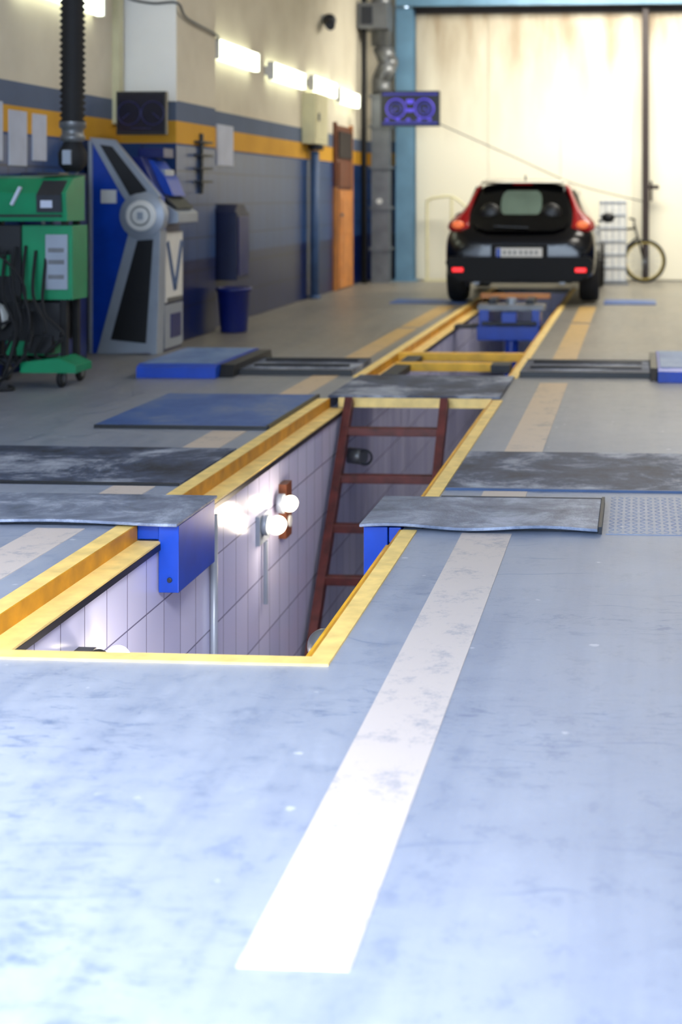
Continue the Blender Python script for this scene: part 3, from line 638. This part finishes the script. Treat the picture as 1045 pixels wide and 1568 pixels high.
b=MB(); b.tube([(-3.15,21.15,.02),(-3.15,21.15,1.1),(-3.12,21.15,1.22),(-3.0,21.15,1.26),(-2.75,21.15,1.26),(-2.5,21.15,1.05),(-2.35,21.15,.9)],.02,'cream'); b.tube([(-2.78,21.15,.02),(-2.78,21.15,1.25)],.02,'cream'); b.box((-3.2,21.1,0),(-2.72,21.2,.03),'cream'); b.finish('tube_rack')
b=MB(); b.box((-.55,20.6,.02),(-.16,20.63,1.22),'white')
for i in range(7): b.box((-.55,20.585,.05+i*.19),(-.16,20.6,.062+i*.19),'silver')
for i in range(5): b.box((-.55+i*.095,20.58,.02),(-.542+i*.095,20.6,1.22),'silver')
b.box((-.58,20.5,0),(-.13,20.75,.03),'grey'); b.finish('lattice_panel')
b=MB(); R=.32
for x in (0,1.0):
    b.ring((x,0,R),R-.02,.02,'rub','y',36,8); b.ring((x,0,R),R-.05,.01,'yel','y',36,6); b.cyl((x,-.04,R),(x,.04,R),.025,'grey')
    for k in range(14):
        t=2*math.pi*k/14; b.cyl((x,0,R),(x+(R-.05)*math.cos(t),0,R+(R-.05)*math.sin(t)),.002,'silver',5)
bb=(.43,0,.28); st=(.32,0,.75); hd=(.86,0,.80); hd2=(.89,0,.66)
for p,q in ((bb,st),(bb,hd2),(st,hd),((0,0,R),bb),((0,0,R),st),((1.0,0,R),(.85,0,.86))): b.cyl(p,q,.017,'black')
b.box((.22,-.06,.80),(.44,.06,.84),'black'); b.cyl(st,(.31,0,.82),.013,'grey'); b.tube([(.78,-.1,.95),(.85,-.06,.93),(.85,.06,.93),(.78,.1,.95)],.014,'black'); b.cyl((.85,0,.86),(.85,0,.94),.014,'grey'); b.ring((bb[0],.04,bb[2]),.09,.008,'grey','y'); b.cyl((.43,-.1,.15),(.43,-.02,.28),.01,'grey'); b.cyl((.43,.1,.41),(.43,.02,.28),.01,'grey')
b.finish('bicycle',loc=(-.9,21.03,0))

# ---------------------------------------------------------------- lights
w=bpy.data.worlds.new('sky'); sc.world=w; w.use_nodes=True; nt=w.node_tree
bg=nt.nodes['Background']; bg.inputs[1].default_value=5.0
tc=nt.nodes.new('ShaderNodeTexCoord'); sp=nt.nodes.new('ShaderNodeSeparateXYZ'); rp=nt.nodes.new('ShaderNodeValToRGB')
nt.links.new(tc.outputs['Generated'],sp.inputs[0]); nt.links.new(sp.outputs['Z'],rp.inputs['Fac'])
rp.color_ramp.elements[0].color=(.69,.83,1,1); rp.color_ramp.elements[1].color=(.40,.60,1,1); nt.links.new(rp.outputs['Color'],bg.inputs[0])
def light(n,t,loc,rot,e,col,size=1,sy=None,ang=None):
    l=bpy.data.lights.new(n,t); l.energy=e; l.color=col
    if t=='AREA':
        l.size=size
        if sy: l.shape='RECTANGLE'; l.size_y=sy
    if t=='SUN': l.angle=ang
    if t=='POINT': l.shadow_soft_size=size
    o=bpy.data.objects.new(n,l); sc.collection.objects.link(o); o.location=loc; o.rotation_euler=rot; return o
sun=light('sun','SUN',(0,-5,8),(0,0,0),9.8,(1,.975,.96),ang=.5)
d=Vector((-.36,.74,-.66)); sun.rotation_euler=d.to_track_quat('-Z','Y').to_euler()
for i,y in enumerate((7.5,11.5,15.5)):
    light('ceiling_fill_%d'%i,'AREA',(.8,y,4.7),(0,0,0),(25,60,75)[i],(1,.94,.84),1.2,2.2)  # unseen warm fill added under the ceiling, no fixtures
light('back_gate_wash','AREA',(.2,19.2,4.7),(math.radians(28),0,0),330,(1,.96,.86),4.5,1.2)  # added overhead wash for the back gate, no skylight there
light('pit_lamp_glow','POINT',(PL+.22,6.95,-.3),(0,0,0),3.2,(1,.82,.62),.05)
light('pit_lamp_glow_near','POINT',(PL+.3,4.75,-.45),(0,0,0),3,(1,.88,.78),.05)

# ---------------------------------------------------------------- camera
cd=bpy.data.cameras.new('camera'); cam=bpy.data.objects.new('camera',cd); sc.collection.objects.link(cam); sc.camera=cam
cam.location=(0,0,1.28); a=math.atan(150/2178)
cam.rotation_euler=(math.radians(90),0,a)
cd.sensor_fit='VERTICAL'; cd.sensor_height=36; cd.lens=50
cd.shift_x=-(827-522.5)/1568; cd.shift_y=-(784-300)/1568
cd.clip_end=200
cd.dof.use_dof=True; cd.dof.focus_distance=4.8; cd.dof.aperture_fstop=2.4
